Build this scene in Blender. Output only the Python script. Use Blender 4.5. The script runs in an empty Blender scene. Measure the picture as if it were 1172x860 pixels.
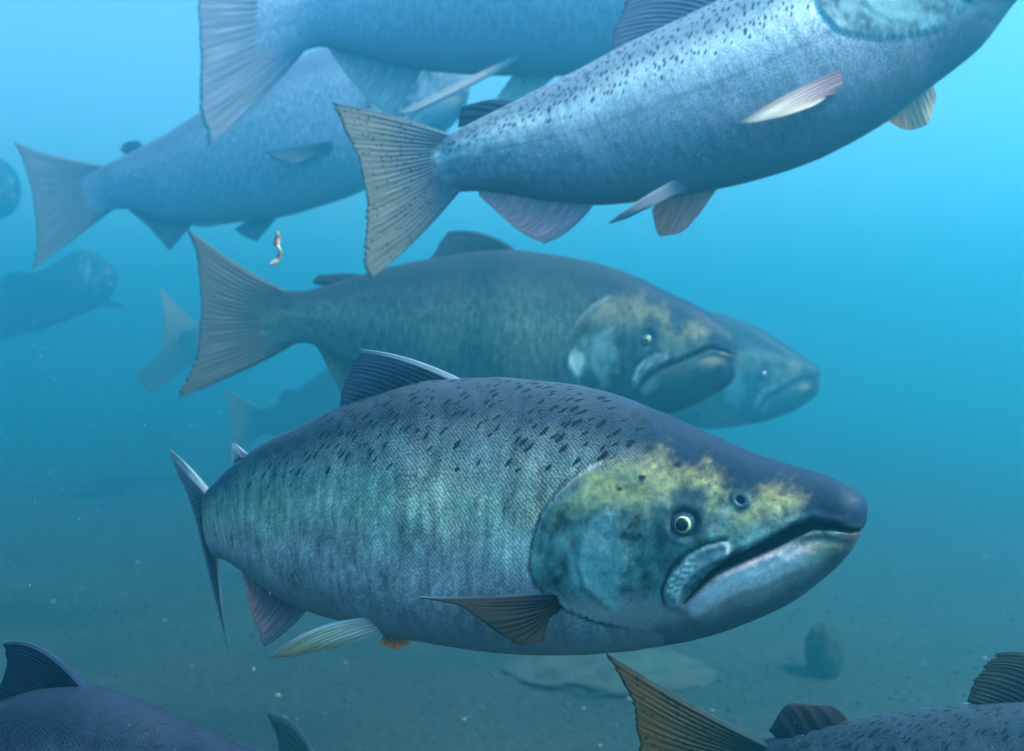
import bpy, math, random
import numpy as np
from math import radians as R
from mathutils import Vector

random.seed(7)
rng = np.random.default_rng(7)
sc = bpy.context.scene
COL = sc.collection

# ------------------------------------------------------------------ camera
cd = bpy.data.cameras.new('camera')
cam = bpy.data.objects.new('camera', cd)
COL.objects.link(cam)
cam.rotation_euler = (R(90), 0, 0)
cd.angle = R(50)
cd.clip_start, cd.clip_end = 0.02, 600
sc.camera = cam
cd.dof.use_dof = True
sc.cycles.sample_clamp_indirect = 3.0
cd.dof.focus_distance = .68
cd.dof.aperture_fstop = 12
F = 586 / math.tan(R(25))          # photo pixels per unit of x/y

# ------------------------------------------------------------------ daylight
SUN_EL, SUN_AZ = 52, 108
w = bpy.data.worlds.new('World')
sc.world = w
w.use_nodes = True
nt = w.node_tree
bg = nt.nodes['Background']
sk = nt.nodes.new('ShaderNodeTexSky')
sk.sky_type = 'NISHITA'
sk.sun_disc = False
sk.sun_elevation = R(SUN_EL)
sk.sun_rotation = R(SUN_AZ)
nt.links.new(sk.outputs[0], bg.inputs[0])
bg.inputs[1].default_value = 0.15
sl = bpy.data.lights.new('sun', 'SUN')
sl.energy = 5.0
sl.angle = R(12)
sl.color = (1, .93, .82)
so = bpy.data.objects.new('sun', sl)
COL.objects.link(so)
so.rotation_euler = (R(90 - SUN_EL), 0, R(180 - SUN_AZ))
sc.view_settings.view_transform = 'Standard'
sc.view_settings.look = 'None'
sc.view_settings.gamma = 1
sc.view_settings.exposure = 1.54
sc.cycles.volume_bounces = 1
WATER_TOP, BED_Z, DENS = 2.55, -.92, 0.215
WATER_COL, WATER_ABS, WATER_G = (.09, .60, .85, 1), (0, .11, .22, 1), .74

# ------------------------------------------------------------------ helpers
def P(px, py, d):
    return np.array([(px - 586) / F * d, d, -(py - 430) / F * d])

def tag(o, label=None, cat=None, group=None, kind=None):
    if label: o['label'] = label
    if cat: o['category'] = cat
    if group: o['group'] = group
    if kind: o['kind'] = kind
    return o

def empty(name, loc):
    o = bpy.data.objects.new(name, None)
    o.empty_display_size = .05
    COL.objects.link(o)
    o.location = loc
    return o

def link(name, me, mat, parent=None, smooth=True):
    o = bpy.data.objects.new(name, me)
    COL.objects.link(o)
    if mat: me.materials.append(mat)
    if smooth: me.polygons.foreach_set('use_smooth', [True] * len(me.polygons))
    if parent: o.parent = parent
    return o

def lattice(ix, iy, seed):
    h = (ix.astype(np.int64) * 374761393 + iy.astype(np.int64) * 668265263 + seed * 974711) & 0xffffffff
    h = ((h ^ (h >> 13)) * 1274126177) & 0xffffffff
    return ((h ^ (h >> 16)) & 0xffff) / 65535.0

def vnoise(x, y, seed=0):
    ix, iy = np.floor(x), np.floor(y)
    fx, fy = x - ix, y - iy
    fx, fy = fx * fx * (3 - 2 * fx), fy * fy * (3 - 2 * fy)
    a = lattice(ix, iy, seed); b = lattice(ix + 1, iy, seed)
    c = lattice(ix, iy + 1, seed); d = lattice(ix + 1, iy + 1, seed)
    return (a * (1 - fx) + b * fx) * (1 - fy) + (c * (1 - fx) + d * fx) * fy

def fbm(x, y, seed=0, n=4):
    s, a, t = 0, 1, 0
    for i in range(n):
        s = s + a * vnoise(x * 2 ** i, y * 2 ** i, seed + i * 17); t += a; a *= .55
    return s / t * 2 - 1

def sstep(a, b, x):
    t = np.clip((x - a) / (b - a), 0, 1)
    return t * t * (3 - 2 * t)

def pchip(t, y, tt):
    h = np.diff(t); dl = np.diff(y) / h
    m = np.zeros_like(y)
    for i in range(1, len(y) - 1):
        if dl[i - 1] * dl[i] > 0:
            w1, w2 = 2 * h[i] + h[i - 1], h[i] + 2 * h[i - 1]
            m[i] = (w1 + w2) / (w1 / dl[i - 1] + w2 / dl[i])
    m[0], m[-1] = dl[0], dl[-1]
    k = np.clip(np.searchsorted(t, tt) - 1, 0, len(h) - 1)
    s = (tt - t[k]) / h[k]
    return ((1 + 2 * s) * (1 - s) ** 2 * y[k] + s * (1 - s) ** 2 * h[k] * m[k]
            + s * s * (3 - 2 * s) * y[k + 1] + s * s * (s - 1) * h[k] * m[k + 1])

def polydist(x, y, pts):
    """unsigned distance, signed side and 0..1 position along an open polyline"""
    pts = np.array(pts, float)
    best = np.full(x.shape, 1e9); side = np.zeros(x.shape); pos = np.zeros(x.shape)
    seg = np.hypot(*(pts[1:] - pts[:-1]).T); cum = np.concatenate([[0], np.cumsum(seg)])
    for i in range(len(pts) - 1):
        a, b = pts[i], pts[i + 1]; dx, dy = b - a
        t = np.clip(((x - a[0]) * dx + (y - a[1]) * dy) / (dx * dx + dy * dy), 0, 1)
        d = np.hypot(x - a[0] - t * dx, y - a[1] - t * dy)
        m = d < best
        best = np.where(m, d, best)
        side = np.where(m, np.sign(dx * (y - a[1]) - dy * (x - a[0])), side)
        pos = np.where(m, (cum[i] + t * seg[i]) / cum[-1], pos)
    return best, side, pos

def polyin(x, y, pts):
    """signed distance to a closed polygon, positive inside"""
    d, _, _ = polydist(x, y, list(pts) + [pts[0]])
    ins = np.zeros(x.shape, bool); n = len(pts)
    for i in range(n):
        (x1, y1), (x2, y2) = pts[i], pts[(i + 1) % n]
        if y1 == y2: continue
        c = ((y1 > y) != (y2 > y)) & (x < (x2 - x1) * (y - y1) / (y2 - y1) + x1)
        ins ^= c
    return np.where(ins, d, -d)

def resample(pts, n):
    pts = np.array(pts, float)
    seg = np.linalg.norm(pts[1:] - pts[:-1], axis=1) + 1e-9
    t = np.concatenate([[0], np.cumsum(seg)]); t /= t[-1]
    tt = np.linspace(0, 1, n)
    return np.stack([pchip(t, pts[:, k], tt) for k in range(pts.shape[1])], 1)

# ------------------------------------------------------------------ materials
def newmat(name):
    m = bpy.data.materials.new(name); m.use_nodes = True
    n = m.node_tree.nodes; n.clear()
    return m, n, m.node_tree.links

def mnode(n, l, op, a, b=None, c=None):
    x = n.new('ShaderNodeMath'); x.operation = op
    for i, v in enumerate((a, b, c)):
        if v is None: continue
        if isinstance(v, (int, float)): x.inputs[i].default_value = v
        else: l.new(v, x.inputs[i])
    return x.outputs[0]

def mrange(n, l, v, a, b, c=0, d=1):
    x = n.new('ShaderNodeMapRange')
    l.new(v, x.inputs[0])
    for i, k in enumerate((a, b, c, d)): x.inputs[i + 1].default_value = k
    return x.outputs[0]

def mixc(n, l, f, a, b, mode='MIX'):
    x = n.new('ShaderNodeMix'); x.data_type = 'RGBA'; x.blend_type = mode
    for k, v in ((0, f), (6, a), (7, b)):
        if isinstance(v, (int, float)): x.inputs[k].default_value = v
        elif isinstance(v, tuple): x.inputs[k].default_value = v
        else: l.new(v, x.inputs[k])
    return x.outputs[2]

def skin_material(name, scale_mm=4.6, spot_cell=.017, seed=0.0, mottle=.64):
    m, n, l = newmat(name)
    out = n.new('ShaderNodeOutputMaterial'); bs = n.new('ShaderNodeBsdfPrincipled')
    l.new(bs.outputs[0], out.inputs[0])
    pig = n.new('ShaderNodeAttribute'); pig.attribute_name = 'pig'
    msk = n.new('ShaderNodeAttribute'); msk.attribute_name = 'msk'
    sp = n.new('ShaderNodeSeparateColor'); l.new(msk.outputs['Color'], sp.inputs[0])
    uv = n.new('ShaderNodeUVMap'); uv.uv_map = 'uv'
    # scales: a diamond lattice in metres along and round the body
    mp = n.new('ShaderNodeMapping'); l.new(uv.outputs[0], mp.inputs[0])
    mp.inputs['Rotation'].default_value = (0, 0, R(45))
    k = 1000 / scale_mm
    mp.inputs['Scale'].default_value = (k, k, 1)
    vo = n.new('ShaderNodeTexVoronoi'); vo.voronoi_dimensions = '2D'; vo.inputs['Randomness'].default_value = .52
    vo.inputs['Scale'].default_value = 1.0
    l.new(mp.outputs[0], vo.inputs['Vector'])
    rnd = n.new('ShaderNodeSeparateColor'); l.new(vo.outputs['Color'], rnd.inputs[0])
    edge = mrange(n, l, vo.outputs['Distance'], .30, .66, 1, .0)
    # streaky mottling, taller than long
    mp2 = n.new('ShaderNodeMapping'); l.new(uv.outputs[0], mp2.inputs[0]); mp2.inputs['Scale'].default_value = (105, 38, 1)
    mp2.inputs['Location'].default_value = (seed, seed * .7, 0)
    no = n.new('ShaderNodeTexNoise'); no.inputs['Scale'].default_value = 1; no.inputs['Detail'].default_value = 5
    no.inputs['Roughness'].default_value = .65; l.new(mp2.outputs[0], no.inputs['Vector'])
    fi = n.new('ShaderNodeTexNoise'); fi.inputs['Scale'].default_value = 420; fi.inputs['Detail'].default_value = 3
    l.new(uv.outputs[0], fi.inputs['Vector'])
    mot = mrange(n, l, no.outputs[0], .3, .7, 1 - mottle, 1 + mottle)
    fine = mrange(n, l, fi.outputs[0], .3, .7, .82, 1.18)
    per = mrange(n, l, rnd.outputs[0], 0, 1, .78, 1.24)
    per = mnode(n, l, 'MULTIPLY', per, mrange(n, l, edge, 0, 1, .85, 1.06))
    sc_ = sp.outputs[0]
    amt = mnode(n, l, 'MULTIPLY', per, mot)
    fac = mnode(n, l, 'ADD', mnode(n, l, 'MULTIPLY', sc_, mnode(n, l, 'SUBTRACT', amt, 1.0)), 1.0)
    fac = mnode(n, l, 'MULTIPLY', fac, fine)
    cb = n.new('ShaderNodeCombineColor')
    for i in range(3): l.new(fac, cb.inputs[i])
    base = mixc(n, l, 1.0, pig.outputs['Color'], cb.outputs[0], 'MULTIPLY')
    # dark dashes on the back
    dw = n.new('ShaderNodeTexNoise'); dw.inputs['Scale'].default_value = 160; dw.inputs['Detail'].default_value = 2
    l.new(uv.outputs[0], dw.inputs['Vector'])
    vm = n.new('ShaderNodeVectorMath'); vm.operation = 'MULTIPLY_ADD'
    l.new(dw.outputs['Color'], vm.inputs[0]); vm.inputs[1].default_value = (.0045, .0045, 0); l.new(uv.outputs[0], vm.inputs[2])
    mp3 = n.new('ShaderNodeMapping'); l.new(vm.outputs[0], mp3.inputs[0])
    mp3.vector_type = 'TEXTURE'; mp3.inputs['Rotation'].default_value = (0, 0, R(-50)); mp3.inputs['Location'].default_value = (seed * .37, seed * .11, 0)
    mp3.inputs['Scale'].default_value = (spot_cell / .62, spot_cell / 1.8, 1)
    v2 = n.new('ShaderNodeTexVoronoi'); v2.voronoi_dimensions = '2D'; v2.inputs['Scale'].default_value = 1; v2.inputs['Randomness'].default_value = .95
    l.new(mp3.outputs[0], v2.inputs['Vector'])
    r2 = n.new('ShaderNodeSeparateColor'); l.new(v2.outputs['Color'], r2.inputs[0])
    lim = mnode(n, l, 'MULTIPLY', mnode(n, l, 'SUBTRACT', sp.outputs[1], r2.outputs[0]), .85)
    lim = mnode(n, l, 'MINIMUM', lim, mrange(n, l, r2.outputs[1], 0, 1, .14, .30))
    spot = mrange(n, l, mnode(n, l, 'SUBTRACT', lim, v2.outputs['Distance']), -.03, .03)
    base = mixc(n, l, mnode(n, l, 'MULTIPLY', spot, .93), base, (.012, .016, .024, 1))
    l.new(base, bs.inputs['Base Color'])
    l.new(mnode(n, l, 'MULTIPLY', pig.outputs['Alpha'], mrange(n, l, spot, 0, 1, 1, .1)), bs.inputs['Metallic'])
    l.new(mnode(n, l, 'SUBTRACT', mrange(n, l, rnd.outputs[1], 0, 1, .34, .54), mnode(n, l, 'MULTIPLY', sp.outputs[2], -.07)), bs.inputs['Roughness'])
    bs.inputs['IOR'].default_value = 1.17          # wet skin seen under water
    bp = n.new('ShaderNodeBump'); bp.inputs['Distance'].default_value = .0011
    hgt = mnode(n, l, 'ADD', mnode(n, l, 'MULTIPLY', edge, sc_), mnode(n, l, 'MULTIPLY', fi.outputs[0], .25))
    l.new(hgt, bp.inputs['Height']); bp.inputs['Strength'].default_value = .34
    l.new(bp.outputs[0], bs.inputs['Normal'])
    return m

def fin_material(name='fin_membrane'):
    m, n, l = newmat(name)
    out = n.new('ShaderNodeOutputMaterial'); bs = n.new('ShaderNodeBsdfPrincipled'); tr = n.new('ShaderNodeBsdfTranslucent')
    mx = n.new('ShaderNodeMixShader'); mx.inputs[0].default_value = .40
    l.new(bs.outputs[0], mx.inputs[1]); l.new(tr.outputs[0], mx.inputs[2]); l.new(mx.outputs[0], out.inputs[0])
    pig = n.new('ShaderNodeAttribute'); pig.attribute_name = 'pig'
    uv = n.new('ShaderNodeUVMap'); uv.uv_map = 'uv'
    sx = n.new('ShaderNodeSeparateXYZ'); l.new(uv.outputs[0], sx.inputs[0])
    ph = mnode(n, l, 'MULTIPLY', sx.outputs[0], 2 * math.pi)
    ray = mnode(n, l, 'COSINE', ph)
    ray2 = mnode(n, l, 'COSINE', mnode(n, l, 'MULTIPLY', ph, 3.0))
    s = mnode(n, l, 'ADD', mrange(n, l, ray, -1, 1, .88, 1.06), mnode(n, l, 'MULTIPLY', mnode(n, l, 'MULTIPLY', ray2, sx.outputs[1]), .22))
    mp = n.new('ShaderNodeMapping'); l.new(uv.outputs[0], mp.inputs[0]); mp.inputs['Scale'].default_value = (1.9, 1.6, 1)
    no = n.new('ShaderNodeTexNoise'); no.inputs['Scale'].default_value = 1.3; no.inputs['Detail'].default_value = 5; l.new(mp.outputs[0], no.inputs['Vector'])
    s = mnode(n, l, 'MULTIPLY', s, mrange(n, l, no.outputs[0], .3, .7, .55, 1.45))
    cb = n.new('ShaderNodeCombineColor')
    for i in range(3): l.new(s, cb.inputs[i])
    base = mixc(n, l, 1.0, pig.outputs['Color'], cb.outputs[0], 'MULTIPLY')
    tc = n.new('ShaderNodeTexCoord')
    v2 = n.new('ShaderNodeTexVoronoi'); v2.inputs['Scale'].default_value = 165; l.new(tc.outputs['Object'], v2.inputs['Vector'])
    r2 = n.new('ShaderNodeSeparateColor'); l.new(v2.outputs['Color'], r2.inputs[0])
    lim = mnode(n, l, 'MINIMUM', mnode(n, l, 'MULTIPLY', mnode(n, l, 'SUBTRACT', pig.outputs['Alpha'], r2.outputs[0]), .6), .3)
    spot = mrange(n, l, mnode(n, l, 'SUBTRACT', lim, v2.outputs['Distance']), -.06, .06)
    base = mixc(n, l, mnode(n, l, 'MULTIPLY', spot, .75), base, (.02, .025, .035, 1))
    l.new(base, bs.inputs['Base Color']); l.new(base, tr.inputs[0])
    bs.inputs['Roughness'].default_value = .62; bs.inputs['IOR'].default_value = 1.33; bs.inputs['Specular IOR Level'].default_value = .1
    bp = n.new('ShaderNodeBump'); bp.inputs['Distance'].default_value = .0009; bp.inputs['Strength'].default_value = .35
    l.new(s, bp.inputs['Height']); l.new(bp.outputs[0], bs.inputs['Normal'])
    return m

def plain(name, col, rough=.5, metal=0, nscale=60, amt=.3, bump=.002):
    m, n, l = newmat(name)
    out = n.new('ShaderNodeOutputMaterial'); bs = n.new('ShaderNodeBsdfPrincipled'); l.new(bs.outputs[0], out.inputs[0])
    tc = n.new('ShaderNodeTexCoord'); no = n.new('ShaderNodeTexNoise'); no.inputs['Scale'].default_value = nscale; no.inputs['Detail'].default_value = 6
    l.new(tc.outputs['Object'], no.inputs['Vector'])
    f = mrange(n, l, no.outputs[0], .3, .7, 1 - amt, 1 + amt)
    cb = n.new('ShaderNodeCombineColor')
    for i in range(3): l.new(f, cb.inputs[i])
    l.new(mixc(n, l, 1.0, (*col, 1), cb.outputs[0], 'MULTIPLY'), bs.inputs['Base Color'])
    bs.inputs['Roughness'].default_value = rough; bs.inputs['Metallic'].default_value = metal
    bp = n.new('ShaderNodeBump'); bp.inputs['Distance'].default_value = bump; l.new(no.outputs[0], bp.inputs['Height']); l.new(bp.outputs[0], bs.inputs['Normal'])
    return m

FIN = fin_material()
EYE_DARK = plain('eye_skin', (.035, .06, .075), .18, 0, 150, .25, .0002)
EYE_IRIS = plain('eye_iris', (.46, .43, .30), .25, .3, 260, .6, .0002)
EYE_PUPIL = plain('eye_pupil', (.002, .002, .003), .12, 0, 100, .1, .0001)

# ------------------------------------------------------------------ fish
# head landmarks are measured on the front fish; other heads map theirs onto these
HEAD_REF = [(993, 585), (782, 600), (765, 690)]
GILL = [(693, 527), (676, 535), (658, 547), (635, 568), (619, 592), (610, 622), (607, 650), (613, 668), (628, 684), (650, 699), (685, 712), (735, 722)]
GILL2 = [(640, 590), (628, 615), (624, 645), (634, 672), (652, 693)]
PREOP = [(694, 588), (676, 600), (667, 618), (662, 645), (670, 672), (696, 694)]
MOUTH = [(992, 607), (975, 608), (955, 604), (930, 601), (908, 609), (885, 622), (860, 634), (835, 645), (816, 656), (801, 672), (783, 690)]
MAXIL = [(826, 630), (806, 637), (786, 652), (773, 668), (768, 686)]
MAXTOP = [(830, 618), (808, 622), (786, 633), (767, 652), (757, 676), (760, 692)]
LIP = [(958, 625), (936, 629), (905, 640), (870, 655), (835, 668), (812, 682), (795, 697)]
CHIN = [(975, 640), (930, 674), (880, 703), (820, 722), (760, 733)]
YEL1 = [(637, 574), (658, 552), (690, 524), (725, 521), (757, 512), (770, 535), (811, 538), (835, 560), (833, 582), (815, 580), (798, 562), (775, 557), (765, 576), (729, 590), (697, 580), (660, 584), (638, 584)]
YEL2 = [(862, 574), (878, 559), (901, 560), (913, 574), (894, 586), (862, 598), (831, 606), (832, 594)]

def affine(src, dst):
    A = np.array([[x, y, 1] for x, y in src], float)
    return np.linalg.solve(A, np.array(dst, float))

class Fish:
    def __init__(self, st, label, head=None, N=220, M=96, skin=None, pal=None, spots=.6, detail=1.0, group='salmon swimming past', ds=1.0, tip=.12, flare=True):
        st = np.array(st, float); st[:, 4] *= ds; self.ds = ds
        if flare:                                   # the scaled tail stalk runs out thinly over the fin rays
            c1_, c0_ = (st[-1, :2] + st[-1, 2:4]) / 2, (st[-2, :2] + st[-2, 2:4]) / 2
            ax = (c1_ - c0_) / np.linalg.norm(c1_ - c0_); up = st[-1, :2] - st[-1, 2:4]; hl = np.linalg.norm(up)
            dd = (st[-1, 4] - st[-2, 4]) / np.linalg.norm(c1_ - c0_)
            for f_, g_, w_ in ((.25, .04, .08), (.55, .13, .006)):
                st = np.concatenate([st, [[*(c1_ + ax * f_ * hl + up * (.5 + g_)), *(c1_ + ax * f_ * hl - up * (.5 + g_)), st[-1, 4], w_]]])
        step = (np.hypot(*(st[1:, 0:2] - st[:-1, 0:2]).T) + np.hypot(*(st[1:, 2:4] - st[:-1, 2:4]).T)) / 2
        t = np.concatenate([[0], np.cumsum(step)]); t /= t[-1]
        tt = np.linspace(0, 1, N)
        # rings a little denser on the head
        tt = tt ** 1.12
        v = np.stack([pchip(t, st[:, k], tt) for k in range(6)], 1)
        top = np.array([P(a, b, d) for a, b, d in zip(v[:, 0], v[:, 1], v[:, 4])])
        bot = np.array([P(a, b, d) for a, b, d in zip(v[:, 2], v[:, 3], v[:, 4])])
        C = (top + bot) / 2
        hh = np.linalg.norm(top - bot, axis=1) / 2
        U = (top - bot); U /= np.linalg.norm(U, axis=1)[:, None] + 1e-9
        # smoothed axis
        ker = np.hanning(max(9, N // 9) | 1); ker /= ker.sum(); pad = len(ker) // 2
        Cs = np.stack([np.convolve(np.pad(C[:, k], pad, mode='reflect', reflect_type='odd'), ker, 'valid') for k in range(3)], 1)
        Us = np.stack([np.convolve(np.pad(U[:, k], pad, mode='edge'), ker, 'valid') for k in range(3)], 1)
        sl0 = np.concatenate([[0], np.cumsum(np.linalg.norm(Cs[1:] - Cs[:-1], axis=1))])
        rr = tip * np.max(hh[:N // 8]); e = np.clip(sl0 / rr, 0, 1); rnd = np.sqrt(np.clip(1 - (1 - e) ** 2, 0, 1)); rnd[0] = .03
        hh = hh * rnd
        T = np.gradient(Cs, axis=0); T /= np.linalg.norm(T, axis=1)[:, None]
        S = np.cross(T, Us); S /= np.linalg.norm(S, axis=1)[:, None]
        S *= np.where(S[:, 1:2] > 0, -1, 1) if abs(S[N // 2, 1]) > .3 else 1
        wd = hh * v[:, 5]
        ang = np.linspace(0, 2 * np.pi, M, endpoint=False)
        ca, sa = np.cos(ang), np.sin(ang)
        cx = np.sign(sa) * np.abs(sa) ** .92 * (1 - .10 * ca)         # slightly fuller belly
        V = C[:, None] + U[:, None] * (hh[:, None] * ca[None])[..., None] + S[:, None] * (wd[:, None] * cx[None])[..., None]
        nrm = self.normals(V)
        if np.sum(nrm * (V - C[:, None])) < 0: nrm = -nrm; self.flip = True
        else: self.flip = False
        # photo-side coordinates, the far flank mirrors the near one
        near = V.copy()
        mir = (M - np.arange(M)) % M
        nearmask = sa >= 0
        src = np.where(nearmask, np.arange(M), mir)
        near = V[:, src]
        px = near[..., 0] / near[..., 1] * F + 586
        py = -near[..., 2] / near[..., 1] * F + 430
        slen = np.concatenate([[0], np.cumsum(np.linalg.norm(Cs[1:] - Cs[:-1], axis=1))])
        L = slen[-1]
        sfr = np.repeat((slen / L)[:, None], M, 1)
        tv = np.repeat(ca[None], N, 0)
        pal = dict(dict(back=(.045, .062, .09), upper=(.20, .225, .22), mid=(.54, .47, .36), low=(.60, .41, .43), belly=(.27, .22, .25),  # belly tone lowered: underside shade put into the colour
                   head=(.014, .03, .06), cheek=(.11, .18, .18), yellow=(.62, .47, .19), glint=0.0, mouth=1.0, jaw=(.98, .61, .62), chin=(.05, .08, .11), silver=.32, yel=.85), **(pal or {}))
        pig = np.zeros((N, M, 3))
        stops = [(-1.0, pal['belly']), (-.72, pal['belly']), (-.35, pal['low']), (.1, pal['mid']), (.46, pal['upper']), (.74, pal['back']), (1, pal['back'])]
        wob = tv + .10 * fbm(px / 60, py / 35, 3)
        for k in range(3): pig[..., k] = np.interp(wob, [s[0] for s in stops], [s[1][k] for s in stops])
        line = np.exp(-((tv - .10) / .010) ** 2) * (.6 + .5 * fbm(px / 5, py / 50, 77))
        pig *= (1 - .5 * line)[..., None]
        silver = pal['silver'] * sstep(-.75, -.2, tv) * sstep(.75, .2, tv)
        scalem = sstep(-1.0, -.55, tv) * sstep(1.15, .35, tv) * .95 + .05
        spot = spots * sstep(.20, .62, tv + .08 * fbm(px / 40, py / 40, 9))
        disp = np.zeros((N, M)); hm = np.zeros((N, M))
        self.pxm = 1.0
        if head:
            A = affine(head, HEAD_REF)
            q = np.stack([px, py, np.ones_like(px)], -1) @ A
            x, y = q[..., 0], q[..., 1]
            unit = (np.mean(v[:, 4][:N // 4]) / F) / math.sqrt(abs(np.linalg.det(A[:2])))   # metres per reference pixel
            dg, sg, pg = polydist(x, y, GILL)
            headside = np.where(sg < 0, 1.0, 0.0) if polydist(np.array([760.]), np.array([600.]), GILL)[1][0] < 0 else np.where(sg > 0, 1.0, 0.0)
            inhead = headside * ((x > 600)) 
            inhead = np.maximum(inhead, (x > 760) * 1.0)
            hm = np.where(inhead > 0, sstep(-2, 3, dg), 0)
            ktop = sstep(512, 545, y + 6 * fbm(x / 18, y / 18, 6)); htop = sstep(675, 800, x + .5 * (520 - y) + 22 * fbm(x / 22, y / 22, 8))
            hm = hm * ktop + htop * (1 - ktop)
            topw = sstep(.55, .86, tv + .05 * fbm(x / 30, y / 30, 5))
            hc = np.zeros_like(pig)
            n1, n2, n3 = fbm(x / 28, y / 28, 11), fbm(x / 9, y / 9, 12), fbm(x / 60, y / 60, 13)
            hc[:] = np.array(pal['cheek'])
            hc *= np.clip(1 + 1.05 * n1 + .7 * n2 + .5 * fbm(x / 4, y / 4, 14), .2, 2)[..., None]
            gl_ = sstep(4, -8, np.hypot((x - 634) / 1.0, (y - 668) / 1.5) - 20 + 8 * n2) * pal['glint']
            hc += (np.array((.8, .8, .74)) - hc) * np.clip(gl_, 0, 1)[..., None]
            lower = sstep(-.42, -.62, tv + .05 * n1)
            hc += (np.array(pal['low']) * .8 - hc) * (lower * .8)[..., None]
            gp = sstep(0, 22, polyin(x, y, [(632, 600), (668, 596), (700, 590), (735, 620), (745, 665), (720, 700), (660, 690), (625, 660)]) + 7 * n1)
            hc += (np.array((.34, .44, .44)) - hc) * np.clip(gp * (.5 + .55 * n2 + .5 * n1), 0, 1)[..., None]
            snout = np.maximum(sstep(.40, .64, tv + .06 * n1 - sstep(720, 800, x) * .02), sstep(895, 935, x + 10 * n1 - (y - 585) * .35) * (y < 606))
            hc += (np.array(pal['head']) - hc) * snout[..., None]
            for poly, sd in ((YEL1, 21), (YEL2, 22)):
                ym = sstep(-17, 22, polyin(x, y, poly) + 11 * fbm(x / 22, y / 16, sd) + 9 * n2 + 5 * fbm(x / 3, y / 3, sd + 9)) * (.66 + .75 * fbm(x / 7, y / 6, sd + 3) + .45 * fbm(x / 20, y / 14, sd + 6)) * pal['yel']
                hc += (np.array(pal['yellow']) * (1 + .3 * n3[..., None]) - hc) * np.clip(ym, 0, 1)[..., None]
            # dark patches round the eye
            de = np.hypot((x - 783), (y - 600) * 1.05)
            dk = sstep(34, 20, de + 5 * n1)
            dk = np.maximum(dk, sstep(-4, 8, polyin(x, y, [(765, 560), (805, 556), (812, 572), (800, 590), (770, 584)]) + 5 * n2))
            dk = np.maximum(dk, .8 * sstep(-4, 10, polyin(x, y, [(735, 580), (770, 576), (765, 625), (790, 640), (760, 662), (745, 640), (745, 605)]) + 8 * n1))
            hc += (np.array((.035, .06, .085)) - hc) * (dk * .85)[..., None]
            # lower jaw, lips, chin
            dl, _, pl = polydist(x, y, LIP)
            lipw = np.interp(pl, [0, .15, .5, .85, 1], [7, 13, 15, 12, 7])
            lm = sstep(lipw + 5, lipw - 5, dl + 2 * n2)
            jawc = np.array(pal['jaw']) * (1 + .12 * n2[..., None])
            jawc = jawc + (np.array((.62, .42, .48)) - jawc) * (sstep(.75, .95, pl) * .6)[..., None]
            jawc = jawc + (np.array((.42, .30, .22)) - jawc) * (sstep(.36, .08, pl + .10 * n1) * .9)[..., None]
            hc += (jawc - hc) * lm[..., None]
            jt = sstep(938, 966, x + 8 * n1 + 5 * n2) * (y > 600)
            hc += (np.array((.055, .06, .075)) - hc) * (jt * .9)[..., None]
            dc, _, pc = polydist(x, y, CHIN)
            jm = sstep(26, 8, dc + 4 * n1)
            hc += (np.array(pal['chin']) * 1.4 - hc) * (jm * (1 - lm) * .8)[..., None]
            # maxilla plate with pale ridges
            dm, sm_, pm = polydist(x, y, MAXIL)
            mm = sstep(11, 7, dm)
            stripes = sstep(.35, .85, .5 + .5 * np.sin((y * .95 - x * .22) * .92 + 3.2 * n2 + 2 * n1)) * sstep(-.6, .1, n2 + .3)
            mc = np.array((.20, .24, .27)) + (np.array((.82, .80, .72)) - np.array((.20, .24, .27))) * (stripes * sstep(.25, .5, pm) * sstep(1., .85, pm))[..., None]
            mc = mc + (np.array((.50, .42, .52)) - mc) * (sstep(2, 8, dm) * (sm_ < 0) * .7)[..., None]
            hc += (mc - hc) * mm[..., None]
            dmo, smo, pmo = polydist(x, y, MOUTH)
            mw = np.interp(pmo, [0, .1, .2, .36, .5, .7, .85, 1], [1.5, 2.5, 4, 7.5, 7.5, 5.5, 3, 1.5]) * pal['mouth']
            dark = sstep(mw + 1.5, mw - 2, dmo)
            hc += (np.array((.006, .008, .012)) - hc) * dark[..., None]
            dt, _, ptt = polydist(x, y, MAXTOP)
            crease = sstep(3.2, .8, dt)
            hc += (np.array((.02, .03, .04)) - hc) * (crease * .85)[..., None]
            dn = np.hypot((x - 847) * .80 + (y - 573) * .45, ((y - 573) * .80 - (x - 847) * .45) * 1.5)
            hc += (np.array((.03, .05, .08)) - hc) * sstep(15, 9, dn + 3 * n1)[..., None]
            hc += (np.array((.16, .21, .27)) - hc) * (np.exp(-((dn - 7 + 2 * n2) / 2.0) ** 2) * .4)[..., None]
            for (ax, ay, ar) in ((735, 547, 5), (775, 533, 4.5), (709, 560, 3), (743, 513, 6), (737, 482, 6), (727, 474, 6), (702, 493, 5)):
                hc += (np.array((.012, .02, .03)) - hc) * sstep(ar + 1, ar - 1.5, np.hypot((x - ax), (y - ay) * 1.5) )[..., None]
            dp, spp, pp = polydist(x, y, PREOP)
            hc += (np.array((.36, .46, .48)) - hc) * (np.exp(-((dp - 6) / 7) ** 2) * (spp < 0) * .45)[..., None]
            hc = np.clip(hc, .004, .9)
            pig += (hc - pig) * hm[..., None]
            silver = silver * (1 - hm) + hm * (.28 * (1 - snout) * (1 - lm))
            scalem *= 1 - hm * .96
            spot *= (1 - hm * sstep(1, 0, topw)) * (1 - hm)
            # rim of the gill cover
            rim = np.exp(-(dg / 3.2) ** 2) * sstep(0, .05, pg) * sstep(1, .9, pg)
            pig += (np.array((.42, .40, .42)) - pig) * (rim * (.5 + .4 * n2))[..., None]
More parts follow.
